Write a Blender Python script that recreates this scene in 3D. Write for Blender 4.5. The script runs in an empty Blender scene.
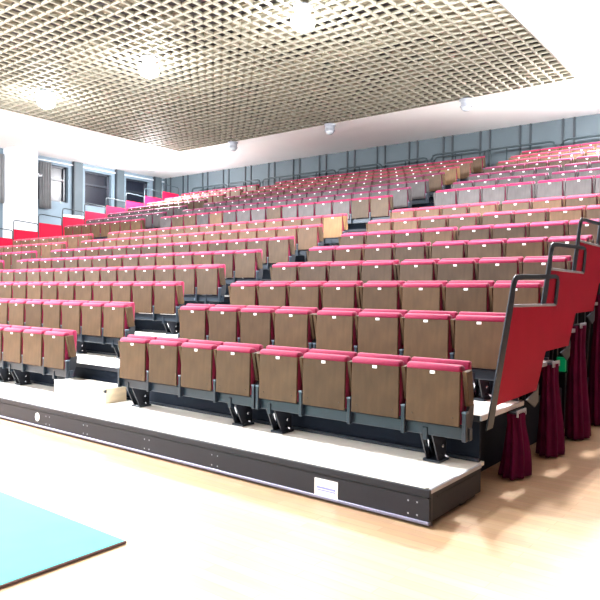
import bpy, bmesh, math, random
from mathutils import Vector, Matrix
random.seed(7)
SC = bpy.context.scene
COL = SC.collection

# ------------------------------------------------------------ materials
def mat(name, color, rough=0.6, metal=0.0, emis=None, estr=0.0, vary=0.0, scale=8.0, stretch=(1, 1, 1), spec=0.5, bump=0.0, sheen=0.0):
    m = bpy.data.materials.new(name); m.use_nodes = True
    nt = m.node_tree; b = nt.nodes['Principled BSDF']
    b.inputs['Base Color'].default_value = (*color, 1)
    b.inputs['Roughness'].default_value = rough
    b.inputs['Metallic'].default_value = metal
    b.inputs['Specular IOR Level'].default_value = spec
    if sheen: b.inputs['Sheen Weight'].default_value = sheen
    if emis:
        b.inputs['Emission Color'].default_value = (*emis, 1)
        b.inputs['Emission Strength'].default_value = estr
    if vary or bump:
        tc = nt.nodes.new('ShaderNodeTexCoord'); mp = nt.nodes.new('ShaderNodeMapping')
        mp.inputs['Scale'].default_value = stretch
        nz = nt.nodes.new('ShaderNodeTexNoise'); nz.inputs['Scale'].default_value = scale
        nz.inputs['Detail'].default_value = 5
        nt.links.new(tc.outputs['Object'], mp.inputs['Vector'])
        nt.links.new(mp.outputs['Vector'], nz.inputs['Vector'])
        if vary:
            rp = nt.nodes.new('ShaderNodeValToRGB')
            rp.color_ramp.elements[0].position = 0.3; rp.color_ramp.elements[1].position = 0.7
            rp.color_ramp.elements[0].color = (*[c * (1 - vary) for c in color], 1)
            rp.color_ramp.elements[1].color = (*[min(1, c * (1 + vary)) for c in color], 1)
            nt.links.new(nz.outputs['Fac'], rp.inputs['Fac'])
            nt.links.new(rp.outputs['Color'], b.inputs['Base Color'])
        if bump:
            bp = nt.nodes.new('ShaderNodeBump'); bp.inputs['Strength'].default_value = bump
            bp.inputs['Distance'].default_value = 0.01
            nt.links.new(nz.outputs['Fac'], bp.inputs['Height'])
            nt.links.new(bp.outputs['Normal'], b.inputs['Normal'])
    return m

def wood(name, color, vary=0.2):
    """plywood with a vertical grain and a slight tone change from seat to seat"""
    m = mat(name, color, rough=0.42, vary=vary, scale=5.0, stretch=(3, 3, 0.9), spec=0.15)
    nt = m.node_tree; b = nt.nodes['Principled BSDF']
    src = b.inputs['Base Color'].links[0].from_socket
    oi = nt.nodes.new('ShaderNodeObjectInfo'); hs = nt.nodes.new('ShaderNodeHueSaturation')
    mr = nt.nodes.new('ShaderNodeMapRange')
    mr.inputs['To Min'].default_value = 0.82; mr.inputs['To Max'].default_value = 1.22
    nt.links.new(oi.outputs['Random'], mr.inputs['Value'])
    nt.links.new(mr.outputs['Result'], hs.inputs['Value'])
    nt.links.new(src, hs.inputs['Color']); nt.links.new(hs.outputs['Color'], b.inputs['Base Color'])
    return m

def floor_mat():
    m = bpy.data.materials.new('maple_floor'); m.use_nodes = True
    nt = m.node_tree; b = nt.nodes['Principled BSDF']
    tc = nt.nodes.new('ShaderNodeTexCoord')
    br = nt.nodes.new('ShaderNodeTexBrick')
    br.inputs['Scale'].default_value = 1.0
    br.inputs['Brick Width'].default_value = 0.9; br.inputs['Row Height'].default_value = 0.09
    br.inputs['Mortar Size'].default_value = 0.002; br.inputs['Mortar Smooth'].default_value = 0.3
    br.inputs['Color1'].default_value = (0.55, 0.37, 0.23, 1)
    br.inputs['Color2'].default_value = (0.48, 0.31, 0.185, 1)
    br.inputs['Mortar'].default_value = (0.37, 0.23, 0.13, 1)
    nz = nt.nodes.new('ShaderNodeTexNoise'); nz.inputs['Scale'].default_value = 6
    mp = nt.nodes.new('ShaderNodeMapping'); mp.inputs['Scale'].default_value = (0.5, 5, 1)
    mx = nt.nodes.new('ShaderNodeMix'); mx.data_type = 'RGBA'; mx.blend_type = 'MULTIPLY'
    mx.inputs[0].default_value = 0.25
    nt.links.new(tc.outputs['Object'], br.inputs['Vector'])
    nt.links.new(tc.outputs['Object'], mp.inputs['Vector']); nt.links.new(mp.outputs['Vector'], nz.inputs['Vector'])
    nt.links.new(br.outputs['Color'], mx.inputs[6]); nt.links.new(nz.outputs['Color'], mx.inputs[7])
    nt.links.new(mx.outputs[2], b.inputs['Base Color'])
    b.inputs['Roughness'].default_value = 0.38
    return m

M = {
    'floor': floor_mat(),
    'ceiling': mat('white_plaster', (0.93, 0.92, 0.92), 0.8, vary=0.015, scale=1.2),
    'lattice': mat('beige_lattice', (0.31, 0.295, 0.235), 0.65, vary=0.05, scale=3),
    'backing': mat('beige_board', (0.30, 0.27, 0.20), 0.8, vary=0.2, scale=2),
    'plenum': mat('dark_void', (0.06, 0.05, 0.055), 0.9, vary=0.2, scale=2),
    'wall': mat('blue_grey_paint', (0.055, 0.075, 0.088), 0.7, vary=0.05, scale=1.5),
    'wall_light': mat('pale_blue_paint', (0.13, 0.18, 0.22), 0.7, vary=0.05, scale=1.5),
    'pillar': mat('white_paint', (0.50, 0.53, 0.57), 0.6, vary=0.01, scale=2),
    'dark_wall': mat('dark_brown_panelling', (0.06, 0.035, 0.03), 0.7, vary=0.2, scale=2, stretch=(1, 4, .3)),
    'conduit': mat('dark_conduit', (0.014, 0.02, 0.027), 0.6, vary=0.1),
    'deck': mat('cream_laminate', (0.84, 0.81, 0.75), 0.45, vary=0.04, scale=4, stretch=(1, 4, 1)),
    'deck_edge': mat('aluminium_trim', (0.52, 0.53, 0.58), 0.35, metal=0.6, vary=0.05),
    'fascia': mat('charcoal_fascia', (0.010, 0.011, 0.018), 0.5, vary=0.12, scale=3, spec=0.35),
    'groove': mat('black_rubber', (0.012, 0.012, 0.015), 0.6, vary=0.1),
    'strip': mat('silver_strip', (0.20, 0.20, 0.29), 0.4, metal=0.3, vary=0.05),
    'steel': mat('blue_black_steel', (0.014, 0.023, 0.036), 0.38, metal=0.2, vary=0.12, scale=5),
    'black': mat('black_steel', (0.012, 0.014, 0.02), 0.4, vary=0.15),
    'cap': mat('blue_grey_cap', (0.09, 0.12, 0.16), 0.35, metal=0.3, vary=0.05),
    'riser': mat('navy_riser', (0.008, 0.013, 0.024), 0.75, vary=0.15, scale=3, spec=0.15),
    'chrome': mat('chrome', (0.75, 0.78, 0.85), 0.18, metal=1.0, vary=0.03),
    'bolt': mat('bolt_head', (0.05, 0.035, 0.025), 0.4, metal=0.5, vary=0.1),
    'plate': mat('white_plastic', (0.9, 0.9, 0.92), 0.4, vary=0.02),
    'panel_red': mat('red_board', (0.36, 0.004, 0.028), 0.6, vary=0.06, scale=3, spec=0.12),
    'curtain': mat('burgundy_cloth', (0.085, 0.003, 0.028), 0.9, vary=0.2, scale=6, spec=0.1),
    'grey_curtain': mat('grey_cloth', (0.16, 0.165, 0.17), 0.85, vary=0.1, scale=5),
    'glass': mat('night_glass', (0.004, 0.006, 0.014), 0.35, vary=0.2, scale=2),
    'frame': mat('dark_frame', (0.02, 0.025, 0.035), 0.4, vary=0.1),
    'lamp_body': mat('grey_lamp_housing', (0.35, 0.37, 0.42), 0.4, vary=0.05),
    'lamp_lit': mat('lit_lamp_bowl', (1, 1, 1), 0.4, emis=(0.95, 0.97, 1.0), estr=40, vary=0.01),
    'lamp_off': mat('unlit_lamp_bowl', (0.45, 0.48, 0.52), 0.25, vary=0.04),
    'mat_top': mat('turquoise_mat', (0.12, 0.62, 0.57), 0.95, vary=0.03, scale=4, spec=0.0),
    'mat_edge': mat('dark_mat_edge', (0.10, 0.05, 0.05), 0.6, vary=0.05),
    'box_wood': mat('birch_box', (0.72, 0.58, 0.40), 0.5, vary=0.12, scale=4, stretch=(1, 1, 5)),
    'green': mat('green_lamp', (0.0, 0.12, 0.04), 0.4, emis=(0.0, 0.9, 0.3), estr=.04, vary=0.01),
    'print': mat('blue_print', (0.25, 0.28, 0.55), 0.5, vary=0.1),
    'handrail': mat('teal_handrail', (0.012, 0.024, 0.03), 0.5, metal=0, vary=0.1),
}
WOOD = {
    'brown': wood('brown_plywood', (0.068, 0.040, 0.022)),
    'grey': wood('grey_brown_plywood', (0.062, 0.041, 0.027)),
    'tan': wood('tan_plywood', (0.088, 0.052, 0.031)),
    'pale': wood('pale_grey_plywood', (0.062, 0.055, 0.056)),
    'orange': wood('orange_plywood', (0.16, 0.090, 0.042)),
}
FAB = {
    'crimson': mat('crimson_fabric', (0.23, 0.005, 0.045), 0.7, vary=0.1, scale=30, bump=0.1, sheen=0.12, spec=0.25),
    'magenta': mat('magenta_fabric', (0.22, 0.006, 0.052), 0.7, vary=0.1, scale=30, bump=0.1, sheen=0.12, spec=0.25),
    'salmon': mat('salmon_fabric', (0.25, 0.018, 0.050), 0.7, vary=0.1, scale=30, bump=0.1, sheen=0.15, spec=0.25),
    'plum': mat('plum_fabric', (0.165, 0.012, 0.060), 0.5, vary=0.1, scale=30, bump=0.1, sheen=0.15, spec=0.25),
}

# ------------------------------------------------------------ mesh helpers
class MB:
    def __init__(s): s.bm = bmesh.new(); s.mats = []
    def mi(s, m):
        if m not in s.mats: s.mats.append(m)
        return s.mats.index(m)
    def _add(s, sub, m):
        i = s.mi(m)
        for f in sub.faces: f.material_index = i
        me = bpy.data.meshes.new('tmp'); sub.to_mesh(me); sub.free()
        s.bm.from_mesh(me); bpy.data.meshes.remove(me)
    def box(s, x0, x1, y0, y1, z0, z1, m, bev=0.0, seg=1):
        b = bmesh.new(); r = bmesh.ops.create_cube(b, size=1)
        for v in b.verts:
            v.co = Vector(((x0 + x1) / 2 + v.co.x * (x1 - x0), (y0 + y1) / 2 + v.co.y * (y1 - y0), (z0 + z1) / 2 + v.co.z * (z1 - z0)))
        if bev: bmesh.ops.bevel(b, geom=b.edges[:], offset=bev, segments=seg, affect='EDGES', profile=0.5)
        s._add(b, m)
    def prism(s, prof, x0, x1, m, bev=0.0, seg=1, axis='x'):
        """profile of (y, z) pairs extruded along x (or (x, z) along y)"""
        b = bmesh.new()
        mk = (lambda p, t: (t, p[0], p[1])) if axis == 'x' else (lambda p, t: (p[0], t, p[1]))
        A = [b.verts.new(mk(p, x0)) for p in prof]; B = [b.verts.new(mk(p, x1)) for p in prof]
        n = len(prof)
        ends = [b.faces.new(A), b.faces.new(B[::-1])]
        for i in range(n): b.faces.new((A[i], B[i], B[(i + 1) % n], A[(i + 1) % n]))
        bmesh.ops.recalc_face_normals(b, faces=b.faces[:])
        if bev:
            es = list({e for f in ends for e in f.edges})
            bmesh.ops.bevel(b, geom=es, offset=bev, segments=seg, affect='EDGES', profile=0.5)
        s._add(b, m)
    def tube(s, pts, r, m, n=8, cap=True):
        b = bmesh.new(); pts = [Vector(p) for p in pts]; rings = []
        for i, p in enumerate(pts):
            if i == 0: d = pts[1] - p
            elif i == len(pts) - 1: d = p - pts[i - 1]
            else: d = (pts[i + 1] - p).normalized() + (p - pts[i - 1]).normalized()
            d.normalize()
            up = Vector((0, 0, 1)) if abs(d.z) < 0.9 else Vector((1, 0, 0))
            a = d.cross(up).normalized(); c = d.cross(a).normalized()
            rings.append([b.verts.new(p + a * r * math.cos(2 * math.pi * k / n) + c * r * math.sin(2 * math.pi * k / n)) for k in range(n)])
        for i in range(len(rings) - 1):
            for k in range(n): b.faces.new((rings[i][k], rings[i][(k + 1) % n], rings[i + 1][(k + 1) % n], rings[i + 1][k]))
        if cap: b.faces.new(rings[0][::-1]); b.faces.new(rings[-1])
        bmesh.ops.recalc_face_normals(b, faces=b.faces[:])
        for f in b.faces: f.smooth = True
        s._add(b, m)
    def lathe(s, prof, m, n=20, c=(0, 0, 0)):
        b = bmesh.new(); rings = []
        for r, z in prof:
            rings.append([b.verts.new((c[0] + r * math.cos(2 * math.pi * k / n), c[1] + r * math.sin(2 * math.pi * k / n), c[2] + z)) for k in range(n)])
        for i in range(len(rings) - 1):
            for k in range(n): b.faces.new((rings[i][k], rings[i][(k + 1) % n], rings[i + 1][(k + 1) % n], rings[i + 1][k]))
        b.faces.new(rings[0]); b.faces.new(rings[-1])
        bmesh.ops.recalc_face_normals(b, faces=b.faces[:])
        for f in b.faces: f.smooth = len(f.verts) == 4
        s._add(b, m)
    def mesh(s, name):
        me = bpy.data.meshes.new(name); s.bm.to_mesh(me); s.bm.free()
        for m in s.mats: me.materials.append(m)
        return me
    def build(s, name, parent=None, loc=(0, 0, 0)):
        o = bpy.data.objects.new(name, s.mesh(name)); COL.objects.link(o)
        o.location = loc
        if parent: o.parent = parent
        return o

def tag(o, label, cat=None, group=None, kind=None):
    o['label'] = label
    if cat: o['category'] = cat
    if group: o['group'] = group
    if kind: o['kind'] = kind
    return o
def thing(name, loc, label, cat, group=None):
    o = bpy.data.objects.new(name, None); COL.objects.link(o); o.location = loc; o.empty_display_size = 0.1
    return tag(o, label, cat, group)
def struct(name, mb, label):
    o = mb.build(name); o['kind'] = 'structure'; o['label'] = label
    return o

ORD = ['first', 'second', 'third', 'fourth', 'fifth', 'sixth', 'seventh', 'eighth', 'ninth', 'tenth', 'eleventh', 'twelfth', 'thirteenth', 'fourteenth', 'fifteenth']

# ------------------------------------------------------------ camera
F_PX, YAW, PIT, ROL, CH = 645.63, 0.660757, -0.010771, 0.012297, 1.6068
fw = Vector((-math.sin(YAW) * math.cos(PIT), math.cos(YAW) * math.cos(PIT), math.sin(PIT)))
rt = Vector((math.cos(YAW), math.sin(YAW), 0)); up = rt.cross(fw)
r2 = rt * math.cos(ROL) + up * math.sin(ROL); u2 = -rt * math.sin(ROL) + up * math.cos(ROL)
cam = bpy.data.objects.new('camera', bpy.data.cameras.new('camera')); COL.objects.link(cam)
cam.data.sensor_width = 36; cam.data.lens = 36 * F_PX / 600; cam.data.clip_end = 100; cam.data.clip_start = 0.05
R = Matrix((r2, u2, -fw)).transposed()
cam.matrix_world = Matrix.Translation((0, 0, CH)) @ R.to_4x4()
SC.camera = cam
def proj(P):
    d = Vector(P) - Vector((0, 0, CH)); t = d.dot(fw)
    return (300 + F_PX * d.dot(r2) / t, 300 - F_PX * d.dot(u2) / t, t)

# ------------------------------------------------------------ room shell
XL, XRW, YB, YF, ZC = -22.45, 2.4, 18.9, -6.5, 6.6
b = MB(); b.box(XL - .3, XRW + .3, YF - .3, YB + .3, -0.1, 0, M['floor']); struct('floor', b, 'pale maple sports hall floor')
GX0, GX1, GY0, GY1 = -17.6, -4.16, -3.0, 15.58
b = MB()
c = M['ceiling']
b.box(XL - .3, GX0, YF - .3, YB + .3, ZC, ZC + .12, c); b.box(GX1, XRW + .3, YF - .3, YB + .3, ZC, ZC + .12, c)
b.box(GX0, GX1, GY1, YB + .3, ZC, ZC + .12, c); b.box(GX0, GX1, YF - .3, GY0, ZC, ZC + .12, c)
struct('ceiling', b, 'smooth white ceiling around the lattice')
b = MB()
s = M['lattice']; h = 0.055
nx = int(round((GX1 - GX0) / 0.249)); ny = int(round((GY1 - GY0) / 0.249))
for i in range(nx + 1):
    x = GX0 + (GX1 - GX0) * i / nx
    b.box(x - .018, x + .018, GY0, GY1, ZC, ZC + h, s)
for j in range(ny + 1):
    y = GY0 + (GY1 - GY0) * j / ny
    b.box(GX0, GX1, y - .018, y + .018, ZC + .002, ZC + h - .002, s)
struct('ceiling.001', b, 'beige square lattice ceiling')
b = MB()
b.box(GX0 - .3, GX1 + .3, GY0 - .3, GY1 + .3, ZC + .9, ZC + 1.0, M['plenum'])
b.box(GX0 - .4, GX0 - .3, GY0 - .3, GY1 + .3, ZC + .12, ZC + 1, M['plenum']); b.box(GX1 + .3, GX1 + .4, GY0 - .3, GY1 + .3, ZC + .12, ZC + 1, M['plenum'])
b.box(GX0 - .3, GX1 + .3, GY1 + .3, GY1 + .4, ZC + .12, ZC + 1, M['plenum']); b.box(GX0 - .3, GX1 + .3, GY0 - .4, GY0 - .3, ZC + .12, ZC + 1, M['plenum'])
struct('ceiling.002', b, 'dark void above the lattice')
b = MB()
b.box(GX0, GX1, 11.05, 11.42, ZC + .06, ZC + .08, M['backing'])
rnd = random.Random(3)
y = GY0
while y < GY1 - .3:
    x = GX0 + rnd.random() * 1.0
    while x < GX1 - .4:
        L = rnd.choice([0.25, 0.5, 0.75, 1.2, 1.9])
        if rnd.random() < 0.55:
            b.box(x, min(x + L, GX1), y + .02, y + .25 * rnd.choice([1, 1, 2]), ZC + .13 + rnd.random() * .12, ZC + .27, M['backing'])
        x += L + rnd.choice([0, .25, .5])
    y += .25 * rnd.choice([1, 2, 2, 3])
struct('ceiling.003', b, 'loose beige boards lying above the lattice')

w = M['wall']
b = MB(); b.box(XL - .3, XRW + .3, YB, YB + .2, 0, ZC, w); struct('wall_back', b, 'blue grey rear wall')
b = MB(); b.box(XRW, XRW + .2, YF, YB, 0, ZC, M['dark_wall']); struct('wall_right', b, 'dark panelled side wall')
b = MB(); b.box(XL - .3, XRW + .3, YF - .2, YF, 0, ZC, M['pillar']); struct('wall_front', b, 'white stage wall')
# left wall with window openings
WIN = [(9.0, 10.25), (10.98, 12.23), (12.96, 14.2), (14.94, 16.17), (16.9, 18.12)]
WZ0, WZ1 = 4.98, 6.34
b = MB(); wl = M['wall_light']
b.box(XL - .3, XL, YF, YB, 0, WZ0, wl); b.box(XL - .3, XL, YF, YB, WZ1, ZC, wl)
edges = [YF] + [v for p in WIN for v in p] + [YB]
for i in range(0, len(edges), 2): b.box(XL - .3, XL, edges[i], edges[i + 1], WZ0, WZ1, wl)
struct('wall_left', b, 'pale blue window wall')
for i, (y0, y1) in enumerate(WIN):
    b = MB()
    b.box(XL - .24, XL - .22, y0, y1, WZ0, WZ1, M['glass'])
    o = struct('window_%d' % (i + 1), b, 'dark night window in the pale blue wall')
    f = MB(); t = .06
    f.box(XL - .22, XL - .14, y0, y0 + t, WZ0, WZ1, M['frame']); f.box(XL - .22, XL - .14, y1 - t * 2, y1, WZ0, WZ1, M['frame'])
    f.box(XL - .22, XL - .14, y0, y1, WZ0, WZ0 + t, M['frame']); f.box(XL - .22, XL - .14, y0, y1, WZ1 - t, WZ1, M['frame'])
    f.box(XL - .22, XL - .15, y0, y1, WZ0 + .82, WZ0 + .9, M['frame'])
    f.build('window_frame', o)
# pilasters, pillar, cable tray, battens of the rear wall
tn = 1
for y in (14.42, 16.38, 18.36):
    b = MB(); b.box(XL, XL + .10, y, y + .36, 0, ZC, M['wall']); b.box(XL, XL + .12, y - .05, y, 4.2, ZC, M['conduit'])
    struct('trim_%d' % tn, b, 'pilaster between the windows'); tn += 1
b = MB(); b.box(XL, -22.0, 11.62, 12.69, 0, ZC, M['pillar'], .01)
struct('trim_%d' % tn, b, 'broad white square pillar on window wall'); tn += 1
b = MB(); b.box(-22.0, -21.93, 11.5, 12.8, 5.78, 5.83, M['pillar']); b.box(XL, -21.93, 12.70, 12.82, 5.74, 5.83, M['pillar'])
struct('trim_%d' % tn, b, 'thin white ledge round the pillar'); tn += 1
b = MB(); b.box(XL, XL + .07, 12.72, YB, 6.43, 6.47, M['pillar'])
struct('trim_%d' % tn, b, 'white cable tray above the windows'); tn += 1
for x in [-22.1] + [-20.99 + 1.2125 * k for k in range(14)] + [-4.1, -2.9, -1.7, -.5]:
    b = MB()
    for dx in (-.15, .15): b.box(x + dx - .022, x + dx + .022, YB - .04, YB, 4.2, ZC, M['conduit'])
    struct('trim_%d' % tn, b, 'pair of dark battens on the rear wall'); tn += 1

# ------------------------------------------------------------ stand geometry
TY = [4.58, 5.482, 6.383, 7.256, 8.144, 9.03, 9.902, 10.738, 12.568, 13.42, 14.303, 15.2, 16.09, 16.965, 17.825]
TZ = [1.006, 1.359, 1.666, 1.96, 2.255, 2.546, 2.846, 3.135, 3.745, 4.042, 4.349, 4.66, 4.955, 5.242, 5.53]
DZ = [.263] + [round(z - .715, 3) for z in TZ[1:]]
DY = [4.037] + [round(y - .543, 3) for y in TY[1:]]
X_R = -2.01; X_L = -20.22

def tier(name_i, y0, y1, z, zlow, label):
    o = thing('stand_tier', ((X_L + X_R) / 2, y0, z), label, 'stand tier', 'tiers of the seating stand')
    cx = (X_L + X_R) / 2; hw = (X_R - X_L) / 2
    b = MB(); b.box(-hw, hw, 0.012, y1 - y0, -.035, 0, M['deck']); b.box(hw, hw + .015, 0, y1 - y0, -.04, .001, M['deck_edge'])
    b.build('deck', o)
    b = MB(); b.box(-hw, hw, 0, .012, -.05, 0.001, M['fascia'], .003); b.build('nosing', o)
    b = MB()
    b.box(-hw, hw - .02, .05, .08, zlow - z + .002, -.045, M['riser'])
    b.box(-hw, hw - .02, .03, .05, zlow - z + .002, zlow - z + .03, M['steel'])
    b.build('riser', o)
    return o

# front platform
o = thing('stand_tier', ((X_L + X_R) / 2, DY[0], 0), 'low front platform with cream deck and dark grey fascia', 'stand tier', 'tiers of the seating stand')
hw = (X_R - X_L) / 2; D = DY[1] - DY[0]; Z = DZ[0]
b = MB(); b.box(-hw, hw, .01, D + .1, Z - .03, Z, M['deck']); b.build('deck', o)
b = MB(); b.box(hw, hw + .022, 0.02, D, Z - .028, Z + .002, M['deck_edge'], .003); b.build('deck_trim', o)
b = MB(); b.box(-hw, hw + .02, -.004, .02, Z - .05, Z + .002, M['fascia'], .003); tag(b.build('nosing', o), 'dark grey edge strip')
b = MB()
b.box(-hw, hw, .006, .03, Z - .062, Z - .05, M['groove'])
b.box(-hw, hw + .015, 0, .03, .045, Z - .06, M['fascia'])
b.box(hw - .02, hw + .015, .03, D, .045, Z - .03, M['fascia'])
b.box(hw + .015, hw + .02, .12, D - .1, Z - .075, Z - .06, M['groove'])
b.box(hw - .03, hw + .018, .02, .05, 0.01, Z, M['black'])
b.build('fascia', o)
b = MB(); b.box(-hw, hw + .017, -.008, .03, .022, .045, M['strip'], .003); tag(b.build('bottom_strip', o), 'silver strip')
b = MB(); b.box(-hw + .03, hw - .03, .05, D, 0.0, .1, M['groove']); b.box(hw - .2, hw - .02, .6, .7, 0, .05, M['groove']); b.build('base', o)
b = MB(); b.box(-2.97 - o.location.x, -2.752 - o.location.x, -.004, 0, .045, .175, M['plate'])
for k, (a, c2) in enumerate([(.10, .116), (.085, .094)]): b.box(-2.95 - o.location.x, -2.772 - o.location.x, -.0055, -.004, a, c2, M['print'])
tag(b.build('name_plate', o), 'white plate with a band of small print')
b = MB()
b.prism([(-6.967 - o.location.x + .045 * math.cos(a * .5236), .135 + .05 * math.sin(a * .5236)) for a in range(12)], -.005, 0, M['plate'], axis='y')
tag(b.build('sticker', o), 'oval white sticker')
for x in (-6.75, -6.02, -5.0, -4.07, -2.12, -8.0, -9.3):
    b = MB()
    for dx in (-.035, .035):
        for z in (.075, .165): b.box(x - o.location.x + dx - .006, x - o.location.x + dx + .006, -.004, .001, z - .006, z + .006, M['lamp_body'], .002)
    b.build('screw', o)

for n in range(1, 15):
    y1 = (DY[n + 1] if n < 14 else YB - .02)
    if n == 7: y1 = 11.16
    zl = DZ[n - 1] if n != 8 else 2.69
    tier(n, DY[n], y1 + (.09 if n < 14 and n != 7 else 0), DZ[n], zl, '%s tier up of the seating stand, cream deck with dark edge' % ORD[n])
tier(99, 11.13, DY[8] + .08, 2.69, DZ[7], 'seatless cream cross aisle between the eighth and ninth rows')

# support frames below the tiers, seen beneath the right-hand end
for n in range(1, 8):
    o = thing('support_frame', (X_R - .42, DY[n] + .25, 0), 'dark steel trestle under the right end of the %s tier' % ORD[n], 'steel frame', 'steel trestles under the stand')
    H = DZ[n] - .06
    for y in (0.0, .5):
        b = MB(); b.box(-.03, .03, y - .03, y + .03, 0.0, H - .03, M['black']); b.build('leg', o)
    b = MB(); b.tube([(0.02, 0, .08), (0.02, .5, H - .06)], .015, M['black']); b.build('brace', o)
    b = MB(); b.box(-.035, .035, -.1, .6, H - .03, H, M['black']); b.build('top_bar', o)
# long dark board closing the space under the tiers
o = MB(); o.box(X_L + .2, X_R - .35, 10.0, 10.05, 0, DZ[6] - .1, M['groove'])
o = o.build('closing_board'); tag(o, 'black board closing off the space under the stand', 'board')

# ------------------------------------------------------------ seats
def seat_meshes(wm, fm):
    P = {}
    b = MB()
    b.prism([(0, .348), (.018, .345), (.03, .762), (.012, .766), (.006, .76)], -.226, .226, wm, .004)
    for sx in (-1, 1):
        for z, y in ((.41, .0015), (.70, .009)):
            b.box(sx * .17 - .006, sx * .17 + .006, y - .004, y + .002, z - .006, z + .006, M['bolt'], .002)
    P['seat_panel'] = b.mesh('seat_panel')
    b = MB()
    pr = [(.02, .36), (.026, .758), (.004, .762)]
    for k in range(7):
        a = math.pi * (1 - k / 6); pr.append((.051 + .049 * math.cos(a), .778 + .034 * math.sin(a)))
    pr += [(.102, .70), (.098, .40), (.08, .355)]
    b.prism(pr, -.228, .228, fm, .014, 2)
    for f in b.bm.faces: f.smooth = True
    P['cushion'] = b.mesh('cushion')
    b = MB()
    pr = [(.112, .43), (.118, .72)]
    for k in range(7):
        a = math.pi * (1 - k / 6); pr.append((.150 + .030 * math.cos(a), .812 + .026 * math.sin(a)))
    pr += [(.180, .72), (.165, .42)]
    b.prism(pr, -.250, .250, fm, .014, 2)
    for f in b.bm.faces: f.smooth = True
    b.prism([(.166, .40), (.182, .72), (.184, .80), (.196, .80), (.194, .72), (.178, .40)], -.225, .225, wm)
    P['backrest'] = b.mesh('backrest')
    b = MB(); b.box(-.022, .022, -.0005, .011, .732, .756, M['plate'], .003); P['number_plate'] = b.mesh('number_plate')
    b = MB(); b.prism([(.01, .766), (.110, .776), (.155, .52), (.14, .50), (.065, .50)], -.019, .019, wm, .004)
    P['armrest'] = b.mesh('armrest')
    b = MB()
    b.box(-.017, .017, .012, .055, .235, .455, M['steel'], .004)
    b.box(-.020, .020, .010, .058, .448, .464, M['cap'], .003)
    b.prism([(.055, .25), (.055, .45), (.10, .51), (.17, .51), (.16, .40), (.11, .26)], -.012, .012, M['black'])
    P['standard'] = b.mesh('standard')
    return P
STY = {}
def style(wk, fk):
    if (wk, fk) not in STY: STY[(wk, fk)] = seat_meshes(WOOD[wk], FAB[fk])
    return STY[(wk, fk)]
ROWSTYLE = {0: ('brown', 'crimson'), 1: ('brown', 'crimson'), 2: ('brown', 'crimson'), 3: ('grey', 'crimson'), 4: ('grey', 'magenta'), 5: ('grey', 'magenta'),
            6: ('tan', 'salmon'), 7: ('tan', 'salmon'), 8: ('pale', 'magenta'), 9: ('pale', 'plum'), 10: ('pale', 'plum'), 11: ('grey', 'plum'),
            12: ('tan', 'salmon'), 13: ('tan', 'salmon'), 14: ('brown', 'crimson')}
SPECIAL = {(7, 'C', 0): 'orange', (12, 'C', 0): 'orange', (13, 'C', 0): 'tan', (14, 'C', 0): 'brown', (9, 'C', 0): 'pale', (11, 'C', 0): 'brown',
           (8, 'C', 10): 'tan', (5, 'R', 3): 'tan', (4, 'R', 1): 'brown', (6, 'C', 0): 'tan', (3, 'C', 0): 'grey'}
WORDS = {'brown': 'brown wooden', 'grey': 'greyish brown wooden', 'tan': 'tan wooden', 'pale': 'pale grey wooden', 'orange': 'bright orange wooden'}
BX = {'R': [-5.9435 + k * .52 + (.053 if k > 3 else 0) for k in range(8)], 'C': [-7.534 - k * .52 for k in range(15)], 'LL': [-16.2 - k * .52 for k in range(8)]}
BN = {'R': 'right-hand block', 'C': 'middle block', 'LL': 'far-left block'}
FROM = {'R': 'left', 'C': 'right', 'LL': 'right'}
seats = []
rs = random.Random(11)
for n in range(15):
    for blk, xs in BX.items():
        for k, x in enumerate(xs):
            wk, fk = ROWSTYLE[n]
            if n == 8 and blk == 'LL': wk = 'brown'
            if n == 8 and blk == 'C' and rs.random() < .3: wk = 'grey'
            if n in (6, 7) and blk == 'R' and rs.random() < .35: wk = 'grey'
            if n in (4, 5) and rs.random() < .2: wk = 'brown'
            wk = SPECIAL.get((n, blk, k), wk)
            px, py, t = proj((x, TY[n], TZ[n]))
            seats.append(dict(n=n, blk=blk, k=k, x=x, wk=wk, fk=fk, t=t, vis=(-12 < px < 610), px=px))
inview = sorted([q for q in seats if q['vis']], key=lambda q: q['t'])
indiv = inview[:300]; ids = {id(q) for q in indiv}
rest = [q for q in seats if id(q) not in ids]
def ends(q):
    left_extra = q['k'] == 0 if q['blk'] == 'R' else q['k'] == len(BX[q['blk']]) - 1
    if q['blk'] == 'R' and q['k'] == 4: left_extra = True
    return left_extra
for q in indiv:
    P = style(q['wk'], q['fk'])
    n = q['n']
    lab = '%s tip-up seat, %s from the %s end, %s row, %s' % (WORDS[q['wk']], ORD[q['k']], FROM[q['blk']], ORD[n], BN[q['blk']])
    o = bpy.data.objects.new('tip_up_seat', None); COL.objects.link(o); o.empty_display_size = .1
    o.location = (q['x'], TY[n] - .006, TZ[n] - .743)
    tag(o, lab, 'seat', 'tip-up seats of the stand')
    for pn in ('seat_panel', 'cushion', 'backrest', 'number_plate'):
        c2 = bpy.data.objects.new(pn, P[pn]); COL.objects.link(c2); c2.parent = o
    for pn in ('armrest', 'standard'):
        for s_ in ([1, -1] if ends(q) else [1]):
            c2 = bpy.data.objects.new(pn, P[pn]); COL.objects.link(c2); c2.parent = o; c2.location = (s_ * .26, 0, 0)
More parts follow.
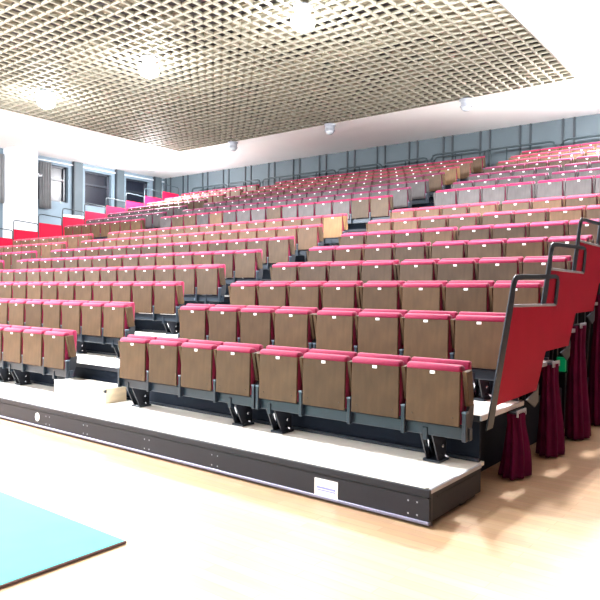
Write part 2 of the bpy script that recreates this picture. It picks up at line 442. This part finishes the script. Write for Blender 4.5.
# remaining far seats as one object
bm = bmesh.new(); matlist = []
for q in rest:
    if not (-260 < q['px'] < 900): continue
    P = style(q['wk'], q['fk']); n = q['n']
    for pn, dx in [('seat_panel', 0), ('cushion', 0), ('backrest', 0), ('number_plate', 0), ('armrest', .26), ('standard', .26)] + ([('armrest', -.26), ('standard', -.26)] if ends(q) else []):
        f0 = len(bm.faces); v0 = len(bm.verts)
        bm.from_mesh(P[pn]); bm.verts.ensure_lookup_table(); bm.faces.ensure_lookup_table()
        off = Vector((q['x'] + dx, TY[n] - .006, TZ[n] - .743))
        for v in bm.verts[v0:]: v.co += off
        for f in bm.faces[f0:]:
            mm = P[pn].materials[f.material_index]
            if mm not in matlist: matlist.append(mm)
            f.material_index = matlist.index(mm)
me = bpy.data.meshes.new('tip_up_seats'); bm.to_mesh(me); bm.free()
for mm in matlist: me.materials.append(mm)
o = bpy.data.objects.new('distant_tip_up_seats', me); COL.objects.link(o)
tag(o, 'crowd of remaining red and wooden tip-up seats in the topmost rows', 'seats', kind='stuff')

# beams carrying the seats
for n in range(15):
    for blk, xs in BX.items():
        x0, x1 = min(xs) - .29, max(xs) + .29
        p0 = proj((x0, TY[n], TZ[n])); p1 = proj((x1, TY[n], TZ[n]))
        if p1[0] < -60 or p0[0] > 640: continue
        o = thing('seat_beam', ((x0 + x1) / 2, TY[n], DZ[n]), 'dark steel beam under the %s row of seats, %s' % (ORD[n], BN[blk]), 'seat beam', 'steel beams carrying the seats')
        hw = (x1 - x0) / 2; z0 = TZ[n] - .743 - DZ[n]
        b = MB(); b.box(-hw, hw, .05, .10, z0 + .24, z0 + .335, M['steel'], .005); b.build('rail', o)
        if n < 9:
            sec = 4; ks = sorted(xs)
            for i in range(0, len(ks), sec):
                g = ks[i:i + sec]
                for bx in ([g[0] - .14, g[-1] - .08] if len(g) > 2 else [g[0]]):
                    bb = MB(); X = bx - (x0 + x1) / 2
                    bb.box(X - .075, X + .075, .16, .335, 0, .02, M['steel'], .003)
                    for dx in (-.055, .045):
                        bb.prism([(.18, .01), (.32, .01), (.32, .16), (.15, .30), (.06, .30), (.06, .25)], X + dx, X + dx + .01, M['black'])
                    bb.box(X - .02, X + .02, .04, .12, z0 + .2, z0 + .3, M['steel'], .003)
                    bb.tube([(X - .045, .24, .02), (X - .02, .12, .25)], .011, M['chrome'])
                    bb.tube([(X - .06, .26, .12), (X + .06, .26, .12)], .014, M['chrome'])
                    bb.tube([(X + .05, .24, .06), (X + .12, .22, .05)], .008, M['chrome'])
                    bb.build('bracket', o)

# aisle steps
def step(name, x0, x1, y0, y1, z0, z1, label, first=False):
    o = thing(name, ((x0 + x1) / 2, y0, z0), label, 'step', 'half-height steps in the aisles')
    hw = (x1 - x0) / 2; d = y1 - y0; H = z1 - z0
    if first:
        b = MB(); b.box(-hw, hw, 0, d, 0, H - .018, M['box_wood'], .003); b.build('body', o)
        b = MB(); b.box(-hw - .003, hw + .003, -.003, d, H - .018, H, M['deck'], .003); b.build('tread', o)
        b = MB(); b.box(hw - .03, hw + .008, -.008, .02, H - .06, H - .025, M['black'], .003); tag(b.build('corner_cap', o), 'black corner cap')
    else:
        b = MB(); b.box(-hw, hw, .01, d, 0, H - .018, M['fascia'], .003); b.build('body', o)
        b = MB(); b.box(-hw, hw, 0, d, H - .018, H, M['deck'], .003); b.build('tread', o)
        b = MB(); b.box(-hw, hw, -.006, 0, H - .022, H + .001, M['deck_edge'], .002); b.build('nosing', o)
for n in range(14):
    if n == 7: continue
    for xa, xb, nm in ((-7.58, -6.5, 'right'), (-15.85, -15.2, 'left')):
        if n == 0 and nm == 'left': continue
        if n > 0 and nm == 'right': xa, xb = -6.95, -6.32
        yb = DY[n + 1] + .045; yd = .30
        if n == 0: yb = 4.93; yd = .31
        zt = DZ[n] + (DZ[n + 1] - DZ[n]) * .5
        lab = ('wide birch step box with white top on front platform' if n == 0 else 'dark half-step with pale tread on %s tier, %s aisle' % (ORD[n], nm))
        step('aisle_step', xa, xb, yb - yd, yb, DZ[n] + .001, zt, lab, n == 0)

# ------------------------------------------------------------ right side guard panels and gathered curtains
def arc(c, r, a0, a1, x, n=6):
    return [(x, c[0] + r * math.cos(a0 + (a1 - a0) * i / n), c[1] + r * math.sin(a0 + (a1 - a0) * i / n)) for i in range(n + 1)]
for i in range(5):
    dy = i * 1.055; dz = i * .347; xx = -1.91 - .013 * i
    o = thing('guard_panel', (xx, 5.0 * .97 + dy, 1.607 + (.56 - 1.607) * .97 + dz), '%s red guard panel up the right side, grey rail looping above' % ORD[i], 'guard panel', 'red guard panels on the right side')
    L = lambda y, z: ((y - 5.0) * .97, (z - .56) * .97)
    b = MB(); b.prism([L(5.08, .70), L(6.185, .718), L(6.56, 1.22), L(6.75, 1.52), L(5.52, 1.52)], -.003, .003, M['panel_red']); b.build('board', o)
    b = MB()
    b.prism([L(4.97, .53), L(5.10, .53), L(5.535, 1.52), L(5.585, 1.70), L(5.50, 1.74)], -.006, .006, M['steel'], .002)
    y, z = L(5.50, 1.74)
    b.prism([L(5.50, 1.70), L(5.585, 1.69), L(5.63, 1.745), L(5.74, 1.757), L(5.74, 1.797), L(5.60, 1.79), L(5.535, 1.765)], -.006, .006, M['steel'], .002)
    b.prism([L(5.73, 1.757), L(6.76, 1.785), L(6.83, 1.77), L(6.84, 1.81), L(6.74, 1.826), L(5.73, 1.797)], -.006, .006, M['steel'], .002)
    b.prism([L(6.70, 1.52), L(6.79, 1.52), L(6.86, 1.75), L(6.84, 1.80), L(6.78, 1.78)], -.006, .006, M['steel'], .002)
    b.build('frame', o)
    b = MB(); b.box(-.006, .006, .50, 1.70, .918, .943, M['deck_edge'], .002); tag(b.build('rail', o), 'light metal bar above the red board')
    b = MB(); b.prism([L(5.9, .66), L(6.14, .56), L(6.24, .60), L(6.25, .78), L(6.185, .718)], -.006, .006, M['steel'], .002); b.build('bracket', o)
for i in range(5):
    zt = .57 + i * .355
    yc = 5.72 + i * 1.0
    o = thing('gathered_curtain', (-1.99, yc, 0), 'burgundy curtain gathered below the %s guard panel' % ORD[i], 'curtain', 'burgundy curtains hanging beside the stand')
    bm = bmesh.new(); N = 72; rings = []
    for j in range(25):
        t = j / 24; z = .02 + (zt - .02) * t
        r = .20 - .11 * (t ** 1.3) + .03 * max(0, (t - .82) / .18)
        amp = .032 * (1 - .4 * t)
        ring = []
        for k in range(N):
            a = 2 * math.pi * k / N
            rr = r + amp * math.sin(a * 9 + 1.2 * t + i) + amp * .4 * math.sin(a * 4 + 3 * t)
            ring.append(bm.verts.new((rr * math.cos(a) * .55 + .01 * math.sin(4 * t + i), rr * math.sin(a) + .01 * t, z)))
        rings.append(ring)
    for j in range(24):
        for k in range(N): bm.faces.new((rings[j][k], rings[j][(k + 1) % N], rings[j + 1][(k + 1) % N], rings[j + 1][k]))
    bm.faces.new(rings[0][::-1]); bm.faces.new(rings[-1])
    for f in bm.faces: f.smooth = True
    me = bpy.data.meshes.new('cloth'); bm.to_mesh(me); bm.free(); me.materials.append(M['curtain'])
    c2 = bpy.data.objects.new('cloth', me); COL.objects.link(c2); c2.parent = o
    b = MB()
    for k in range(6):
        b.box(.035, .05, -.10 + k * .04, -.085 + k * .04, zt - .03, zt + .03, M['deck_edge'], .002)
    b.box(-.03, .035, -.12, .14, zt + .0, zt + .015, M['steel'])
    tag(b.build('hook_rail', o), 'small pale hooks')
o = MB(); o.box(-2.30, -2.28, 5.0, 11.0, 0.0, .5, M['riser'])
o = o.build('stand_skirt'); tag(o, 'low black skirt board under the right end of the stand', 'board')
# green lamp under the stand
b = MB(); b.box(-.05, .05, -.03, .03, 0, .17, M['green'], .005); b.box(-.06, .06, .03, .05, -.02, .19, M['black'])
o = b.build('green_indicator_lamp', loc=(-2.28, 8.1, .70)); tag(o, 'glowing green lamp under the stand behind the curtains', 'lamp')
b = MB(); b.box(-2.31, -2.25, 8.14, 8.20, 0, .90, M['black']); o = b.build('lamp_post'); tag(o, 'black post holding the green lamp under the stand', 'post')

# ------------------------------------------------------------ left side guard panels
for k in range(-2, 8):
    y0 = 10.885 + .885 * k; zt = 3.58 + .293 * k
    o = thing('guard_panel', (-20.38, y0, zt - .95), 'pink-red guard panel along the far-left stand edge, %s from the front' % ORD[k + 2], 'guard panel', 'red guard panels on the far left side')
    b = MB(); b.prism([(.03, 0), (.885, 0), (.885, .93), (.03, .95)], -.012, .012, M['panel_red']); b.build('board', o)
    b = MB()
    b.tube([(0, .02, -.05), (0, .02, .95 + .2), (0, .05, 1.22), (0, .12, 1.245), (0, .84, 1.20), (0, .885, 1.15), (0, .885, .9)], .018, M['handrail'])
    b.build('handrail', o)
    if k == 2:
        b = MB(); b.box(-.03, .03, .05, .86, .96, 1.04, M['plate'], .004); tag(b.build('top_cover', o), 'white cover strip')

# rails behind the top row
segs = [(-2.3, -5.27), (-5.47, -7.5), (-7.62, -9.2), (-9.35, -10.9), (-11.0, -12.75), (-12.85, -16.2), (-16.35, -18.0), (-18.1, -20.1)]
for i, (xa, xb) in enumerate(segs):
    o = thing('rear_handrail', ((xa + xb) / 2, 18.45, DZ[14]), 'dark tubular handrail before rear wall, %s length from the right' % ORD[i], 'handrail', 'handrails behind the top row')
    hw = (xa - xb) / 2; H = 5.90 - DZ[14]
    if i in (2,): H += .06
    b = MB(); b.tube([(-hw, 0, 0), (-hw, 0, H - .12), (-hw + .04, 0, H - .03), (-hw + .14, 0, H), (hw - .14, 0, H), (hw - .04, 0, H - .03), (hw, 0, H - .12), (hw, 0, 0)], .03, M['handrail']); b.build('rail', o)
    m_ = max(1, int(hw * 2 / 1.0))
    for k in range(1, m_ + 1):
        x = -hw + 2 * hw * k / (m_ + 1)
        b = MB(); b.tube([(x, 0, 0), (x, 0, H - .02)], .018, M['handrail']); b.build('post', o)
o = thing('aisle_handrail', (-7.4, 18.2, DZ[14]), 'lower dark handrail at the head of the right aisle', 'handrail')
b = MB(); b.tube([(-1.6, 0, 0), (-1.6, 0, .9), (-1.5, 0, 1.0), (.1, 0, 1.0), (.18, 0, .93), (.18, 0, 0)], .025, M['handrail']); b.build('rail', o)
b = MB(); b.tube([(-.7, 0, 0), (-.7, 0, .99)], .018, M['handrail']); b.build('post', o)

# ------------------------------------------------------------ window curtains
def wall_curtain(y0, y1, z0, z1, label):
    bm = bmesh.new(); N = int((y1 - y0) / .012); cols = []
    for k in range(N + 1):
        y = y0 + (y1 - y0) * k / N
        x = XL + .10 + .035 * math.sin(y * 62) + .012 * math.sin(y * 23)
        cols.append([bm.verts.new((x + (.01 * math.sin(z * 3)), y, z)) for z in [z0 + (z1 - z0) * j / 6 for j in range(7)]])
    for k in range(N):
        for j in range(6): bm.faces.new((cols[k][j], cols[k + 1][j], cols[k + 1][j + 1], cols[k][j + 1]))
    for f in bm.faces: f.smooth = True
    me = bpy.data.meshes.new('window_curtain'); bm.to_mesh(me); bm.free(); me.materials.append(M['grey_curtain'])
    o = bpy.data.objects.new('window_curtain', me); COL.objects.link(o)
    md = o.modifiers.new('thickness', 'SOLIDIFY'); md.thickness = .006
    tag(o, label, 'curtain')
wall_curtain(12.95, 13.42, 4.66, 6.38, 'grey pleated curtain drawn aside, right of the white pillar')
wall_curtain(10.9, 11.6, 4.66, 6.38, 'grey pleated curtain left of the white pillar')

# ------------------------------------------------------------ ceiling lamps
def lamp(x, y, lit, power, where):
    o = thing('ceiling_lamp', (x, y, ZC), '%s round ceiling lamp, %s' % ('glowing' if lit else 'unlit grey', where), 'ceiling lamp', 'round lamps on the ceiling')
    b = MB(); b.lathe([(.17, 0), (.17, -.04), (.14, -.05), (.14, -.16), (.155, -.17), (.155, -.19)], M['lamp_body']); b.build('housing', o)
    b = MB(); b.lathe([(.15, -.17), (.20, -.22), (.215, -.29), (.18, -.36), (.10, -.41), (.02, -.42)] if lit else [(.13, -.19), (.12, -.24), (.08, -.28), (.02, -.29)], M['lamp_lit'] if lit else M['lamp_off'])  # lit bowl made oversize, so the glare around it is put into its shape
    b.build('bowl', o)
    if lit:
        ld = bpy.data.lights.new('lamp_light', 'SPOT'); ld.spot_size = math.radians(150); ld.spot_blend = .5; ld.energy = power; ld.shadow_soft_size = .16; ld.color = (0.94, 0.97, 1.0)
        l = bpy.data.objects.new('lamp_light', ld); COL.objects.link(l); l.location = (x, y, ZC - .54)
        ld = bpy.data.lights.new('lamp_glow', 'POINT'); ld.energy = power * (GLOW if -16 < x < -4 and y > 5 else (1.1 if y < 5 else .8)); ld.shadow_soft_size = .16; ld.color = (0.97, 0.98, 1.0)
        l = bpy.data.objects.new('lamp_glow', ld); COL.objects.link(l); l.location = (x, y, ZC - .56)
P_ = 380; GLOW = .09
for x, wh in ((-6.95, 'largest, near the top edge'), (-11.1, 'on the lattice'), (-15.1, 'at the left of the lattice')):
    lamp(x, 8.92, True, P_, wh)
lamp(-2.95, 8.92, True, P_ * 1.3, 'just above the picture over the right end of the stand')
lamp(-2.95, 15.7, True, P_ * 1.2, 'beyond the right edge of the picture near the rear wall')
lamp(-19.3, 15.7, True, P_, 'beyond the lattice near the left window wall')
for x, wh in ((-6.85, 'rightmost on the far lattice edge'), (-11.1, 'middle of the far lattice edge'), (-15.05, 'leftmost on the far lattice edge')):
    lamp(x, 15.62, False, 0, wh)
for x in (-2.9, -6.95, -11.1, -15.1, -19.3):
    for y in (2.4, -3.8):
        lamp(x, y, x < -4, P_ * ((.9 if x > -8 else 1.7) if y > 0 else (.01 if x > -8 else .5)), 'over the open floor, out of the picture')

# ------------------------------------------------------------ floor mat
b = MB(); b.box(-7.6, -3.36, -1.2, 2.56, 0.004, .02, M['mat_edge'], .002); b.box(-7.59, -3.37, -1.19, 2.55, .02, .023, M['mat_top'])
o = b.build('floor_mat'); tag(o, 'turquoise exercise mat lying on the maple floor', 'mat')

# ------------------------------------------------------------ world and colour
wd = bpy.data.worlds.new('world'); SC.world = wd; wd.use_nodes = True
wd.node_tree.nodes['Background'].inputs['Color'].default_value = (0.5, 0.6, 0.8, 1)
wd.node_tree.nodes['Background'].inputs['Strength'].default_value = 0.1
SC.view_settings.view_transform = 'Standard'; SC.view_settings.look = 'None'
SC.view_settings.exposure = 1.65; SC.view_settings.gamma = 1
